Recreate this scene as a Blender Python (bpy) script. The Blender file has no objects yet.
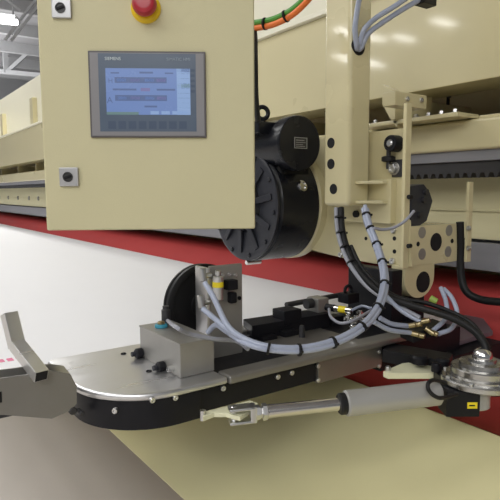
import bpy, bmesh, math, random
from mathutils import Vector, Matrix
random.seed(4)
SC = bpy.context.scene
COL = SC.collection
V = Vector
# ------------------------------------------------------------------ camera
FPX = 550.0
TH, PI_, RO = math.radians(35.5), math.radians(6.1), math.radians(0.3)
CAM = V((0, 0, 1.5))
fh = V((-math.cos(TH), math.sin(TH), 0)); r0 = V((math.sin(TH), math.cos(TH), 0)); zz = V((0, 0, 1))
FW = fh*math.cos(PI_) - zz*math.sin(PI_); u0 = fh*math.sin(PI_) + zz*math.cos(PI_)
RT = r0*math.cos(RO) - u0*math.sin(RO); UP = u0*math.cos(RO) + r0*math.sin(RO)
cd = bpy.data.cameras.new('camera'); cam = bpy.data.objects.new('camera', cd); COL.objects.link(cam)
cd.sensor_width = 36.0; cd.lens = FPX/500.0*36.0; cd.clip_start = 0.05; cd.clip_end = 200
M4 = Matrix((RT, UP, -FW)).transposed().to_4x4(); M4.translation = CAM
cam.matrix_world = M4
SC.camera = cam
# ------------------------------------------------------------------ world, lamps, exposure
SC.view_settings.view_transform = 'Standard'; SC.view_settings.look = 'None'
SC.view_settings.gamma = 1.0; SC.view_settings.use_curve_mapping = False
SC.view_settings.exposure = -0.17
W = bpy.data.worlds.new('ambient_fill'); SC.world = W; W.use_nodes = True  # uniform ambient fill through the open sides, not a known daylight source
W.node_tree.nodes['Background'].inputs[0].default_value = (0.93, 0.96, 1.0, 1)
W.node_tree.nodes['Background'].inputs[1].default_value = 0.2
def area(name, loc, target, sx, sy, power, col=(1.0, 0.995, 0.975)):
    l = bpy.data.lights.new(name, 'AREA'); l.shape = 'RECTANGLE'; l.size = sx; l.size_y = sy
    l.energy = power; l.color = col
    o = bpy.data.objects.new(name, l); COL.objects.link(o); o.location = loc
    d = V(target) - V(loc); o.rotation_euler = d.to_track_quat('-Z', 'Y').to_euler(); return o
area('hall_or_fill_lamp', (-6.5, -1.2, 6.2), (-6.5, -1.2, 0), 7.0, 1.5, 165)
area('hall_or_fill_lamp', (-6.5, -4.2, 6.2), (-6.5, -4.2, 0), 7.0, 1.5, 235)
area('hall_or_fill_lamp', (-2.0, -2.6, 6.2), (-2.0, -2.6, 0), 4.0, 0.4, 40)
area('hall_or_fill_lamp', (3.2, -3.4, 6.2), (3.2, -3.4, 0), 6.0, 3.0, 190)  # added fill over camera right, brightens the cabinet door
area('hall_or_fill_lamp', (6.0, -5.5, 5.2), (6.0, -5.5, 0), 6.0, 3.0, 510)  # added low fill that reaches the lower table under the arm
area('hall_or_fill_lamp', (0.5, -8.0, 6.2), (0.5, -8.0, 0), 5.0, 2.0, 330)  # added front fill to lift the shaded table below the arm
area('hall_or_fill_lamp', (-14.0, 2.5, 6.2), (-14.0, 2.5, 0), 6.0, 0.5, 480)
area('hall_or_fill_lamp', (-26.0, 1.0, 4.6), (-26.0, 1.0, 9), 8.0, 6.0, 900)  # added upward lamp to lighten the far ceiling, no such fixture known
area('hall_or_fill_lamp', (-4.0, 6.0, 6.2), (-4.0, 6.0, 0), 6.0, 0.5, 200)

for lx, ly in ((-12.1, -9.0), (-11.6, -9.8), (-14.4, -11.2), (-14.6, -11.9), (-9.9, -9.4)):
    area('strip_lamp', (lx, ly, 6.2), (lx, ly, 0), 0.35, 1.0, 45)

# ------------------------------------------------------------------ measuring helper: the point of a plane a sight line meets
def ray(x, y): return FW + RT*((x-250)/FPX) + UP*((250-y)/FPX)
def atX(x, y, v): r = ray(x, y); return CAM + r*((v-CAM.x)/r.x)
def atY(x, y, v): r = ray(x, y); return CAM + r*((v-CAM.y)/r.y)
def atZ(x, y, v): r = ray(x, y); return CAM + r*((v-CAM.z)/r.z)
def atD(x, y, d): return CAM + ray(x, y)*d

# ------------------------------------------------------------------ materials
def mat(name, col, rough=0.5, metal=0.0, noise=0.0, nscale=8.0, bump=0.0, bscale=60.0, emit=None, estr=0.0, spec=0.5, stretch=None, coat=0.0):
    m = bpy.data.materials.new(name); m.use_nodes = True
    nt = m.node_tree; b = nt.nodes['Principled BSDF']
    b.inputs['Base Color'].default_value = (*col, 1); b.inputs['Roughness'].default_value = rough
    b.inputs['Metallic'].default_value = metal; b.inputs['Specular IOR Level'].default_value = spec
    b.inputs['Coat Weight'].default_value = coat; b.inputs['Coat Roughness'].default_value = 0.07
    if emit:
        b.inputs['Emission Color'].default_value = (*emit, 1); b.inputs['Emission Strength'].default_value = estr
    if noise or bump:
        tc = nt.nodes.new('ShaderNodeTexCoord'); mp = nt.nodes.new('ShaderNodeMapping')
        if stretch: mp.inputs['Scale'].default_value = stretch
        nt.links.new(tc.outputs['Object'], mp.inputs['Vector'])
    if noise:
        n = nt.nodes.new('ShaderNodeTexNoise'); n.inputs['Scale'].default_value = nscale; n.inputs['Detail'].default_value = 5
        nt.links.new(mp.outputs['Vector'], n.inputs['Vector'])
        mx = nt.nodes.new('ShaderNodeMix'); mx.data_type = 'RGBA'
        mx.inputs[6].default_value = (*[c*(1-noise) for c in col], 1); mx.inputs[7].default_value = (*[min(1, c*(1+noise)) for c in col], 1)
        nt.links.new(n.outputs['Fac'], mx.inputs[0]); nt.links.new(mx.outputs[2], b.inputs['Base Color'])
        mr = nt.nodes.new('ShaderNodeMapRange'); mr.inputs[3].default_value = max(0.03, rough-0.1); mr.inputs[4].default_value = min(1, rough+0.1)
        nt.links.new(n.outputs['Fac'], mr.inputs[0]); nt.links.new(mr.outputs[0], b.inputs['Roughness'])
    if bump:
        n2 = nt.nodes.new('ShaderNodeTexNoise'); n2.inputs['Scale'].default_value = bscale
        nt.links.new(mp.outputs['Vector'], n2.inputs['Vector'])
        bp = nt.nodes.new('ShaderNodeBump'); bp.inputs['Strength'].default_value = bump; bp.inputs['Distance'].default_value = 0.002
        nt.links.new(n2.outputs['Fac'], bp.inputs['Height']); nt.links.new(bp.outputs['Normal'], b.inputs['Normal'])
    return m
CREAM = (0.66, 0.595, 0.365)
M = {
 'cream': mat('cream_paint', CREAM, 0.3, noise=0.012, nscale=1.5, coat=0.5),
 'cream_matt': mat('cream_powder_coat', (0.615, 0.57, 0.355), 0.5, noise=0.03, nscale=4, bump=0.2, bscale=300),
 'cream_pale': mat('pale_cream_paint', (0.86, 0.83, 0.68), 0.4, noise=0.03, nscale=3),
 'cream_base': mat('cream_base_paint', (0.80, 0.745, 0.43), 0.5, noise=0.05, nscale=2),
 'grey_strip': mat('grey_steel_strip', (0.22, 0.22, 0.24), 0.45, noise=0.2, nscale=3, stretch=(0.3, 1, 8)),
 'rack': mat('rack_steel', (0.06, 0.06, 0.065), 0.5, 0.6, noise=0.3, nscale=5),
 'red': mat('red_rubber', (0.42, 0.052, 0.05), 0.6, spec=0.2, noise=0.15, nscale=2.5, bump=0.1, bscale=20),
 'web': mat('white_web', (0.86, 0.86, 0.88), 0.7, noise=0.015, nscale=6, bump=0.15, bscale=400),
 'floor': mat('floor_concrete', (0.56, 0.52, 0.475), 0.6, noise=0.06, nscale=3, bump=0.1, bscale=30),
 'wall': mat('wall_sheet', (0.42, 0.43, 0.45), 0.7, noise=0.06, nscale=2),
 'ceil': mat('ceiling_deck', (0.42, 0.42, 0.44), 0.7, noise=0.08, nscale=2),
 'truss': mat('truss_steel', (0.62, 0.63, 0.65), 0.5, noise=0.05),
 'steel': mat('brushed_steel', (0.56, 0.55, 0.53), 0.34, 0.9, noise=0.12, nscale=30, stretch=(1, 0.06, 1)),
 'steel_grey': mat('matt_steel', (0.35, 0.34, 0.32), 0.42, 0.55, noise=0.12, nscale=14),
 'cover_metal': mat('cover_metal', (0.46, 0.455, 0.44), 0.26, 0.95, noise=0.1, nscale=12),
 'steel_brown': mat('brown_steel', (0.27, 0.26, 0.245), 0.42, 0.6, noise=0.12, nscale=10),  # brown tone also puts the dark girder's reflection into the front rail's colour
 'steel_dark': mat('dark_steel', (0.25, 0.235, 0.22), 0.4, 0.7, noise=0.15, nscale=14),
 'alu': mat('aluminium_plate', (0.68, 0.68, 0.69), 0.30, 0.9, noise=0.04, nscale=22, stretch=(1, 0.08, 1)),
 'chrome': mat('chrome', (0.78, 0.78, 0.78), 0.12, 1.0),
 'rod': mat('polished_rod', (0.62, 0.60, 0.58), 0.2, 1.0),
 'bolt': mat('zinc_bolt', (0.62, 0.62, 0.62), 0.28, 1.0),
 'black': mat('black_anodised', (0.011, 0.011, 0.014), 0.42, noise=0.3, nscale=20, spec=0.2),
 'motor': mat('black_gear_paint', (0.011, 0.012, 0.017), 0.25, spec=0.35, noise=0.2, nscale=9, bump=0.15, bscale=70),
 'rib': mat('dark_cast_iron', (0.024, 0.026, 0.036), 0.38, noise=0.2, nscale=12, bump=0.2, bscale=80),
 'rubber': mat('black_rubber', (0.010, 0.010, 0.011), 0.5, spec=0.3, noise=0.2, nscale=20),
 'hole': mat('hole_dark', (0.006, 0.006, 0.008), 0.8, noise=0.1),
 'hose': mat('pale_blue_hose', (0.36, 0.40, 0.52), 0.3, noise=0.06, nscale=20, coat=0.3),
 'hose_grey': mat('grey_hose', (0.30, 0.31, 0.36), 0.4, noise=0.06, nscale=20),
 'orange': mat('orange_hose', (0.85, 0.20, 0.04), 0.4, noise=0.05),
 'green': mat('green_hose', (0.09, 0.32, 0.05), 0.4, noise=0.05),
 'brass': mat('brass', (0.40, 0.33, 0.19), 0.3, 1.0, noise=0.1),
 'yellow': mat('yellow_label', (0.85, 0.68, 0.02), 0.4, noise=0.03),
 'blue': mat('blue_plug', (0.05, 0.30, 0.42), 0.4, noise=0.05),
 'estop_red': mat('emergency_red', (0.42, 0.02, 0.035), 0.3, noise=0.03),
 'estop_yel': mat('emergency_yellow', (0.82, 0.55, 0.01), 0.4, noise=0.03),
 'lock': mat('grey_lock', (0.48, 0.48, 0.49), 0.35, 0.5, noise=0.05),
 'bezel': mat('bezel_grey', (0.24, 0.235, 0.25), 0.4, noise=0.03),
 'bezel_edge': mat('bezel_rim', (0.10, 0.09, 0.095), 0.4, noise=0.03),
 'bezel_blue': mat('panel_blue', (0.085, 0.12, 0.18), 0.3, noise=0.03),
 'key': mat('panel_key', (0.055, 0.085, 0.15), 0.4, noise=0.03),
 'screen': mat('screen_blue', (0.03, 0.04, 0.06), 0.25, emit=(0.135, 0.215, 0.46), estr=1.0, noise=0.02),
 'screen_pale': mat('screen_pale', (0.03, 0.04, 0.06), 0.25, emit=(0.24, 0.36, 0.60), estr=1.0, noise=0.02),
 'screen_dark': mat('screen_dark', (0.02, 0.03, 0.05), 0.25, emit=(0.085, 0.125, 0.26), estr=1.0, noise=0.02),
 'screen_red': mat('screen_red', (0.03, 0.02, 0.03), 0.25, emit=(0.17, 0.17, 0.36), estr=1.0, noise=0.02),
 'screen_green': mat('screen_green', (0.02, 0.03, 0.02), 0.25, emit=(0.13, 0.21, 0.22), estr=1.0, noise=0.02),
 'text': mat('print_white', (0.62, 0.70, 0.72), 0.5, noise=0.02),
 'text_dim': mat('print_grey', (0.30, 0.36, 0.43), 0.5, noise=0.02),
 'label': mat('silver_label', (0.45, 0.45, 0.44), 0.5, noise=0.25, nscale=60),
 'plate_dark': mat('nameplate', (0.03, 0.03, 0.03), 0.4, 0.0, noise=0.2, nscale=40),
 'mauve': mat('dark_mauve', (0.16, 0.12, 0.14), 0.5, noise=0.15, nscale=6),
 'amber': mat('cream_plastic', (0.74, 0.73, 0.52), 0.4, noise=0.05),
 'pink': mat('pink_print', (0.75, 0.20, 0.34), 0.7, noise=0.1),
 'tube': mat('fluorescent_tube', (0.9, 0.9, 0.9), 0.5, emit=(1, 0.98, 0.95), estr=7.0, noise=0.01),
}
# ------------------------------------------------------------------ mesh helpers
def catmull(pts, n=8):
    pts = [V(p) for p in pts]; out = []
    q = [pts[0]*2-pts[1]] + pts + [pts[-1]*2-pts[-2]]
    for i in range(1, len(q)-2):
        a, b, c, d = q[i-1:i+3]
        for k in range(n):
            t = k/n
            out.append(0.5*((2*b)+(c-a)*t+(2*a-5*b+4*c-d)*t*t+(3*b-a-3*c+d)*t**3))
    out.append(pts[-1]); return out
def basis(ax):
    ax = V(ax).normalized(); t = V((0, 0, 1)) if abs(ax.z) < 0.9 else V((1, 0, 0))
    a = t.cross(ax).normalized(); return a, ax.cross(a), ax
OFF = {}
class MB:
    def __init__(s): s.bm = bmesh.new()
    def _add(s, vs, fs):
        bv = [s.bm.verts.new(v) for v in vs]; r = []
        for f in fs:
            try: r.append(s.bm.faces.new([bv[i] for i in f]))
            except ValueError: pass
        return bv, r
    def _bev(s, bv, w, seg=2):
        es = {e for v in bv for e in v.link_edges}
        es = [e for e in es if len(e.link_faces) == 2 and e.calc_face_angle(0) > 0.5]
        if w > 0: bmesh.ops.bevel(s.bm, geom=es, offset=w, offset_type='OFFSET', segments=seg, profile=0.5, affect='EDGES', clamp_overlap=True)
    def frame(s, o, u, v, w, a0, a1, b0, b1, c0, c1, bev=0.0, seg=2):   # a box in the frame o + a*u + b*v + c*w
        vs = [o+u*a+v*b+w*c for a in (a0, a1) for b in (b0, b1) for c in (c0, c1)]
        bv, fs = s._add(vs, [(0, 1, 3, 2), (4, 6, 7, 5), (0, 4, 5, 1), (2, 3, 7, 6), (0, 2, 6, 4), (1, 5, 7, 3)])
        bmesh.ops.recalc_face_normals(s.bm, faces=fs)
        if bev: s._bev(bv, bev, seg)
        return s
    def box(s, x0, x1, y0, y1, z0, z1, bev=0.0, seg=2):
        return s.frame(V((0, 0, 0)), V((1, 0, 0)), V((0, 1, 0)), V((0, 0, 1)), x0, x1, y0, y1, z0, z1, bev, seg)
    def bar(s, p0, p1, w, h, bev=0.0):                                  # a rectangular bar from p0 to p1
        p0, p1 = V(p0), V(p1); a, b, ax = basis(p1-p0)
        return s.frame(p0, a, b, ax, -w/2, w/2, -h/2, h/2, 0, (p1-p0).length, bev)
    def lathe(s, o, ax, prof, seg=40):                                  # prof: (radius, height along the axis)
        a, b, ax = basis(ax); o = V(o); vs = []; fs = []
        for (r, h) in prof:
            for k in range(seg):
                t = 2*math.pi*k/seg; vs.append(o+ax*h+(a*math.cos(t)+b*math.sin(t))*r)
        n = len(prof)
        for i in range(n-1):
            for k in range(seg):
                k2 = (k+1) % seg; fs.append((i*seg+k, i*seg+k2, (i+1)*seg+k2, (i+1)*seg+k))
        fs.append(tuple(range(seg))[::-1]); fs.append(tuple((n-1)*seg+k for k in range(seg)))
        bv, f = s._add(vs, fs); bmesh.ops.recalc_face_normals(s.bm, faces=f); return s
    def cyl(s, p0, p1, r, seg=28, ch=0.0, r1=None):
        p0, p1 = V(p0), V(p1); L = (p1-p0).length; r1 = r if r1 is None else r1
        pr = [(r, 0), (r1, L)] if not ch else [(r-ch, 0), (r, ch), (r1, L-ch), (r1-ch, L)]
        return s.lathe(p0, p1-p0, pr, seg)
    def tube(s, pts, r, seg=12, n=8, smooth=True):
        P = catmull(pts, n) if smooth else [V(p) for p in pts]
        vs = []; fs = []; a = None
        for i, p in enumerate(P):
            t = (P[min(i+1, len(P)-1)]-P[max(i-1, 0)]).normalized()
            if a is None: a = basis(t)[0]
            a = (a-t*a.dot(t)).normalized(); b = t.cross(a)
            for k in range(seg):
                an = 2*math.pi*k/seg; vs.append(p+(a*math.cos(an)+b*math.sin(an))*r)
        for i in range(len(P)-1):
            for k in range(seg):
                k2 = (k+1) % seg; fs.append((i*seg+k, i*seg+k2, (i+1)*seg+k2, (i+1)*seg+k))
        fs.append(tuple(range(seg))[::-1]); fs.append(tuple((len(P)-1)*seg+k for k in range(seg)))
        bv, f = s._add(vs, fs); bmesh.ops.recalc_face_normals(s.bm, faces=f); return s
    def prism(s, poly, vec, bev=0.0, seg=2):                            # polygon of 3D points pushed along vec
        n = len(poly); vec = V(vec); vs = [V(p) for p in poly]+[V(p)+vec for p in poly]
        fs = [tuple(range(n)), tuple(range(n, 2*n))[::-1]]+[(i, (i+1) % n, n+(i+1) % n, n+i) for i in range(n)]
        bv, f = s._add(vs, fs); bmesh.ops.recalc_face_normals(s.bm, faces=f)
        if bev: s._bev(bv, bev, seg)
        return s
    def torus(s, o, ax, R, r, seg=36, rs=12):
        a, b, ax = basis(ax); o = V(o); vs = []; fs = []
        for i in range(seg):
            t = 2*math.pi*i/seg; d = a*math.cos(t)+b*math.sin(t)
            for k in range(rs):
                q = 2*math.pi*k/rs; vs.append(o+d*(R+r*math.cos(q))+ax*(r*math.sin(q)))
        for i in range(seg):
            for k in range(rs):
                i2, k2 = (i+1) % seg, (k+1) % rs; fs.append((i*rs+k, i2*rs+k, i2*rs+k2, i*rs+k2))
        bv, f = s._add(vs, fs); bmesh.ops.recalc_face_normals(s.bm, faces=f); return s
    def build(s, name, m, parent=None, label=None, smooth=35):
        off = OFF.get(parent.name, V((0, 0, 0))) if parent else V((0, 0, 0))
        if off.length: bmesh.ops.translate(s.bm, verts=s.bm.verts, vec=-off)
        me = bpy.data.meshes.new(name); s.bm.to_mesh(me); s.bm.free()
        for p in me.polygons: p.use_smooth = True
        me.set_sharp_from_angle(angle=math.radians(smooth))
        me.materials.append(M[m] if isinstance(m, str) else m)
        o = bpy.data.objects.new(name, me); COL.objects.link(o)
        wn = o.modifiers.new('weighted_normal', 'WEIGHTED_NORMAL'); wn.keep_sharp = True; wn.weight = 90
        if parent: o.parent = parent; OFF[o.name] = off
        if label: o['label'] = label
        return o
def tag(o, label=None, cat=None, group=None, kind=None):
    if label: o['label'] = label
    if cat: o['category'] = cat
    if group: o['group'] = group
    if kind: o['kind'] = kind
    return o
def thing(name, loc, label, cat, group=None):
    o = bpy.data.objects.new(name, None); o.empty_display_size = 0.1; COL.objects.link(o); o.location = loc
    OFF[o.name] = V(loc); return tag(o, label, cat, group)
def struct(name, mb, m): return tag(mb.build(name, m), kind='structure')
def text_mesh(name, body, size, o, u, v, m, parent, label=None):        # flat lettering lying in the plane u, v
    cu = bpy.data.curves.new('lettering', 'FONT'); cu.body = body; cu.size = size; cu.align_x = 'LEFT'; cu.extrude = 0.0002
    tmp = bpy.data.objects.new('lettering', cu); COL.objects.link(tmp)
    bpy.context.view_layer.update()
    me = bpy.data.meshes.new_from_object(tmp.evaluated_get(bpy.context.evaluated_depsgraph_get()))
    bpy.data.objects.remove(tmp); w = u.cross(v)
    off = OFF.get(parent.name, V((0, 0, 0)))
    for q in me.vertices: c = q.co.copy(); q.co = o+u*c.x+v*c.y+w*c.z-off
    me.name = name; me.materials.clear(); me.materials.append(M[m])
    ob = bpy.data.objects.new(name, me); COL.objects.link(ob); ob.parent = parent; OFF[ob.name] = off
    if label: ob['label'] = label
    return ob
EX, EY, EZ = V((1, 0, 0)), V((0, 1, 0)), V((0, 0, 1))
def bolt(p, ax, r, h, parent, m='bolt', name='bolt', socket=True):      # a hex-socket screw: head and dark socket
    ax = V(ax).normalized(); p = V(p)
    b = MB().lathe(p-ax*0.003, ax, [(r, 0), (r, h*0.8+0.003), (r*0.85, h+0.003), (r*0.5, h+0.003), (r*0.45, h*0.5+0.003)] if socket else [(r, 0), (r, h*0.7+0.003), (r*0.7, h+0.003)], 14 if socket else 6)
    return b.build(name, m, parent)

# ================================================================== the hall
struct('floor', MB().box(-34, 12, -14, 12, -0.2, 0.0), 'floor')
struct('ceiling', MB().box(-34, 12, -14, 12, 8.2, 8.35), 'ceil')
struct('wall_left', MB().box(-34.3, -34, -12, 12, 0, 8.2), 'wall')
struct('wall_back', MB().box(-34, 6, 12, 12.3, 0, 8.2), 'wall')
for i, x in enumerate((-33, -30, -27, -24, -21, -18)):                  # purlins under the deck
    struct('trim_%d' % (i+1), MB().box(x-0.12, x+0.12, -12, 12, 7.75, 8.2), 'truss')
def steelwork(label, d, chords, w):                                         # a truss standing square to the sight at distance d
    t = thing('roof_truss', atD(20, 40, d), label, 'roof truss', 'roof trusses of the hall')
    for nm, x0, y0, x1, y1, k in chords: MB().bar(atD(x0, y0, d), atD(x1, y1, d), w*k, w*k).build(nm, 'truss', t)
steelwork('pale steel roof truss farthest back under the grey ceiling', 26.0, [('top_chord', -40, 27, 80, 40, 1), ('bottom_chord', -40, 68, 80, 79, 1), ('post', 4, 31, 6, 73, 1), ('post', 60, 38, 62, 78, 1), ('diagonal_brace', 6, 73, 60, 24, .8), ('diagonal_brace', -40, 60, 4, 31, .8)], 0.20)
steelwork('pale double barred roof truss rising past the fluorescent light', 18.0, [('top_chord', 5, 40, 60, -32, 1), ('bottom_chord', 11, 41, 66, -30, 1), ('diagonal_brace', -30, -28, 21, 11, 1), ('hanger_bar', 14, -10, 12, 35, .7)], 0.075)
fx = thing('ceiling_light', atD(8, 17, 13.0), 'long white fluorescent strip light under the hall roof', 'ceiling light')
a, b = atD(-40, 16, 13.0), atD(17, 22.5, 13.0); d = (b-a).normalized()
MB().bar(a+EZ*0.09, b+EZ*0.09, 0.2, 0.1, 0.01).build('housing', 'truss', fx)
MB().cyl(a, b, 0.07, 16).build('tube', 'tube', fx)

# ================================================================== machine frame
fr = thing('web_machine', (-6, 2.5, 0), 'long cream painted machine with girder, rail beam and toothed rack', 'machine')
X0, X1 = -16.0, 0.6
MB().prism([(X0, 2.2, 1.966), (X0, 2.2, 2.47), (X0, 2.95, 2.47), (X0, 2.95, 2.06), (X0, 2.45, 1.966)], (X1-X0, 0, 0), 0.006).build('upper_girder', 'cream', fr)
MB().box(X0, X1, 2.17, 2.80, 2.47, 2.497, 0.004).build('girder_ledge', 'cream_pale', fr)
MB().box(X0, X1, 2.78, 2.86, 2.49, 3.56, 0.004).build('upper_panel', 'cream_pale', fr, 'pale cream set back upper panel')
for x in (-15.2, -13.1, -10.6, -7.8, -5.0):
    MB().box(x-0.1, x+0.1, 2.70, 2.80, 2.497, 3.2, 0.004).build('panel_rib', 'cream', fr)
MB().box(X0, X1, 2.9, 3.0, 0.2, 2.3).build('back_panel', 'cream', fr)
MB().box(X0, X1, 2.25, 2.62, 1.678, 1.815, 0.016, 4).build('rail_beam', 'cream', fr)
MB().box(X0, X1, 2.27, 2.55, 1.630, 1.685, 0.003).build('rail_strip', 'grey_strip', fr, 'grey steel strip')
rk = MB(); rk.box(X0, X1, 2.285, 2.40, 1.577, 1.632, 0.002)
x = -4.2
while x < 0.4:
    rk.prism([(x, 2.285, 1.578), (x+0.026, 2.285, 1.578), (x+0.019, 2.285, 1.557), (x+0.007, 2.285, 1.557)], (0, 0.08, 0)); x += 0.043
rk.build('toothed_rack', 'rack', fr, 'dark toothed rack')
MB().box(X0, X1, 2.45, 2.50, 1.262, 1.60, 0.002).build('recess_panel', 'cream_matt', fr)
MB().box(X0, X1, 2.44, 2.452, 1.398, 1.404).build('panel_seam', 'cream_matt', fr)
MB().box(X0, X1, 2.44, 2.56, 1.255, 1.264, 0.001).build('shadow_gap', 'rubber', fr)  # solid black strip standing in for the shade of the gap
MB().box(X0, X1, 2.40, 2.50, 1.12, 1.250, 0.003).build('grey_guide', 'grey_strip', fr, 'grey steel guide')
for x in (-14, -13.2, -12.4, -11.6, -10.8, -10, -9.4, -8.8, -8.2):
    bolt((x, 2.45, 1.40), (0, -1, 0), 0.035, 0.02, fr, 'steel_grey')
for x in (-13.6, -12.0, -10.6, -9.4, -8.2, -4.4, -2.9, -1.9, -0.7):      # webs between beam and girder
    MB().box(x-0.02, x+0.02, 2.42, 2.90, 1.81, 1.97, 0.003).build('web_plate', 'cream', fr)
MB().box(X0, X1, 2.30, 2.60, 1.815, 1.832, 0.003).build('beam_flange', 'cream', fr)
# base below the roller
MB().prism([(X0, 0.755, 0.568), (X0, 1.50, 0.777), (X0, 1.502, 0.772), (X0, 0.757, 0.563)], (X1-X0, 0, 0)).build('lower_table', 'cream_base', fr)
MB().box(X0, X1, 2.0, 3.0, 0.10, 0.2, 0.004).build('base_beam', 'cream_base', fr)
for x in (-12, -8, -4, -1):
    MB().box(x-0.06, x+0.06, 1.2, 1.3, 0.0, 0.688).build('table_leg', 'cream_base', fr); MB().box(x-0.06, x+0.06, 1.2, 2.9, 0.0, 0.11).build('base_foot', 'cream_base', fr)
# roller
rl = thing('roller', (-6, 2.68, 0.655), 'large dark red rubber covered roller running the length of machine', 'roller')
MB().cyl((X0, 2.68, 0.655), (X1, 2.68, 0.655), 0.40, 96, 0.01).build('rubber_cover', 'red', rl)
MB().cyl((X0-0.2, 2.68, 0.655), (X1+0.2, 2.68, 0.655), 0.09, 32).build('shaft', 'steel_grey', rl)
# web
wv = []; prof = [(0.3, 0.9)]+[(0.3+1.85*k/12, 0.9) for k in range(1, 13)]+[(2.23, 0.898), (2.29, 0.89), (2.325, 0.872), (2.335, 0.845), (2.30, 0.80)]
wb = MB(); top = [V((-15.5, y, z)) for y, z in prof]; bot = [V((-15.5, y, z-0.004)) for y, z in prof][::-1]
wb.prism(top+bot, (13.88, 0, 0))
web = tag(wb.build('fabric_web', 'web'), 'wide white sheet of fabric spread out from under the red roller', 'fabric sheet')
pk = MB()
for k in range(4):
    c = atZ(1+9*k, 361-1.3*k, 0.9)
    pk.box(c.x-0.018, c.x+0.018, c.y-0.010, c.y+0.010, 0.9, 0.9012)
pk.build('printed_line', 'pink', web, 'short broken pink printed line')

# ================================================================== carriage
cg = thing('machine_carriage', (-1.7, 1.9, 1.2), 'cream painted carriage with box column and drilled plates', 'carriage')
PY = 1.78
lowp = [(411.5, 267), (400, 266.5), (373, 263.5), (341, 257.5), (318, 252), (300, 245)]
poly = [atY(x, y, PY) for x, y in lowp]
zt = 1.745
poly += [V((-2.15, PY, 1.30)), V((-2.15, PY, zt)), V((-1.43, PY, zt)), V((-1.43, PY, 1.40)), V((-1.408, PY, 1.38))]
fpl = MB().prism(poly, (0, 0.012, 0), 0.002).build('front_plate', 'cream', cg)
MB().lathe((-2.145, 1.736, 1.436), (0, 1, 0), [(0.262, 0), (0.272, 0.008), (0.272, 0.05)], 64).build('motor_flange', 'cream', cg)
col_ = MB().box(-1.735, -1.583, 1.62, 1.742, 1.437, 2.75, 0.018, 4).build('box_column', 'cream', cg)
for (x, y) in ((331, 143), (331, 164), (333.5, 189)):
    p = atY(x, y, 1.62); MB().cyl(p-EY*0.0015, p+EY*0.01, 0.0215, 24).build('hole', 'hole', col_)
p = atX(358.5, 44, -1.583); MB().lathe(p-EX*0.01-EZ*0.008, EX, [(0.036, 0), (0.036, 0.0115), (0.033, 0.0125)], 28).build('cable_hole', 'hole', col_)
# bracket plate with two ribs
pa, pb = atY(336, 222, 1.75), atY(390.5, 224, 1.75)
MB().box(pa.x, pb.x, 1.748, 1.782, pb.z, 1.545, 0.004).build('bracket_plate', 'cream', cg)
for yy in (184, 203.5):
    c = atX(356, yy, -1.583); d_ = atY(388, yy-1.5, 1.75)
    MB().prism([V((-1.583, 1.655, c.z)), V((-1.583, 1.748, c.z)), V((d_.x, 1.748, c.z)), V((d_.x, 1.72, c.z)), V((-1.55, 1.655, c.z))], (0, 0, 0.012), 0.002).build('gusset_rib', 'cream', cg)
# upright bar
p0 = atY(401, 200, 1.745)
MB().box(p0.x, -1.405, 1.745, 1.779, 1.19, 1.835, 0.004).build('upright_bar', 'cream', cg)
# drilled block and lug
blk_ = MB().box(-1.60, -1.408, 1.79, 2.108, 1.193, 1.358, 0.003).build('drilled_block', 'cream', cg)
def xhole(x, y, r, m='hole', name='hole'):
    p = atX(x, y, -1.408); MB().lathe(p-EX*0.02, EX, [(r, 0), (r, 0.0212), (r*0.96, 0.0215)], 28).build(name, m, blk_)
xhole(436, 242, 0.038)
for x, y in ((422, 232.5), (449, 230.5), (422, 254), (448, 251.5)): xhole(x, y, 0.0235, 'steel_grey', 'bolt_recess')
for x, y in ((418, 244), (452, 241)): xhole(x, y, 0.010)
la = [V((-1.408, 1.763, 1.2))]
la += [V((-1.408, 1.858+0.095*math.cos(t), 1.145-0.085*math.sin(t))) for t in [math.pi-math.pi*k/14 for k in range(15)]] + [V((-1.408, 1.953, 1.2))]
lug_ = MB().prism(la, (-0.07, 0, 0), 0.003).build('lug', 'cream', cg)
p = atX(423, 282, -1.408); MB().lathe(p-EX*0.02, EX, [(0.044, 0), (0.044, 0.0212), (0.042, 0.0215)], 28).build('hole', 'hole', lug_)
for (x, y, r) in ((341.5, 254.5, .013), (393, 261, .013), (394, 230.5, .012)): bolt(atY(x, y, PY), (0, -1, 0), r, 0.012, fpl)
for (x, y, r) in ((366, 238.5, .008), (394.5, 238.5, .009), (394.5, 251.5, .009)):
    p = atY(x, y, PY); MB().cyl(p-EY*0.0012, p+EY*0.01, r, 18).build('hole', 'hole', fpl)
for (x, y) in ((409, 246), (409.5, 197)):
    p = atY(x, y, 1.745); MB().cyl(p-EY*0.006, p+EY*0.01, 0.009, 16).build('plug', 'rubber', cg)
for (x, y) in ((357, 214), (370, 217)):
    p = atY(x, y, 1.748); MB().cyl(p-EY*0.012, p+EY*0.002, 0.015 if x < 360 else .007, 18).build('plug', 'rubber', cg)
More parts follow.
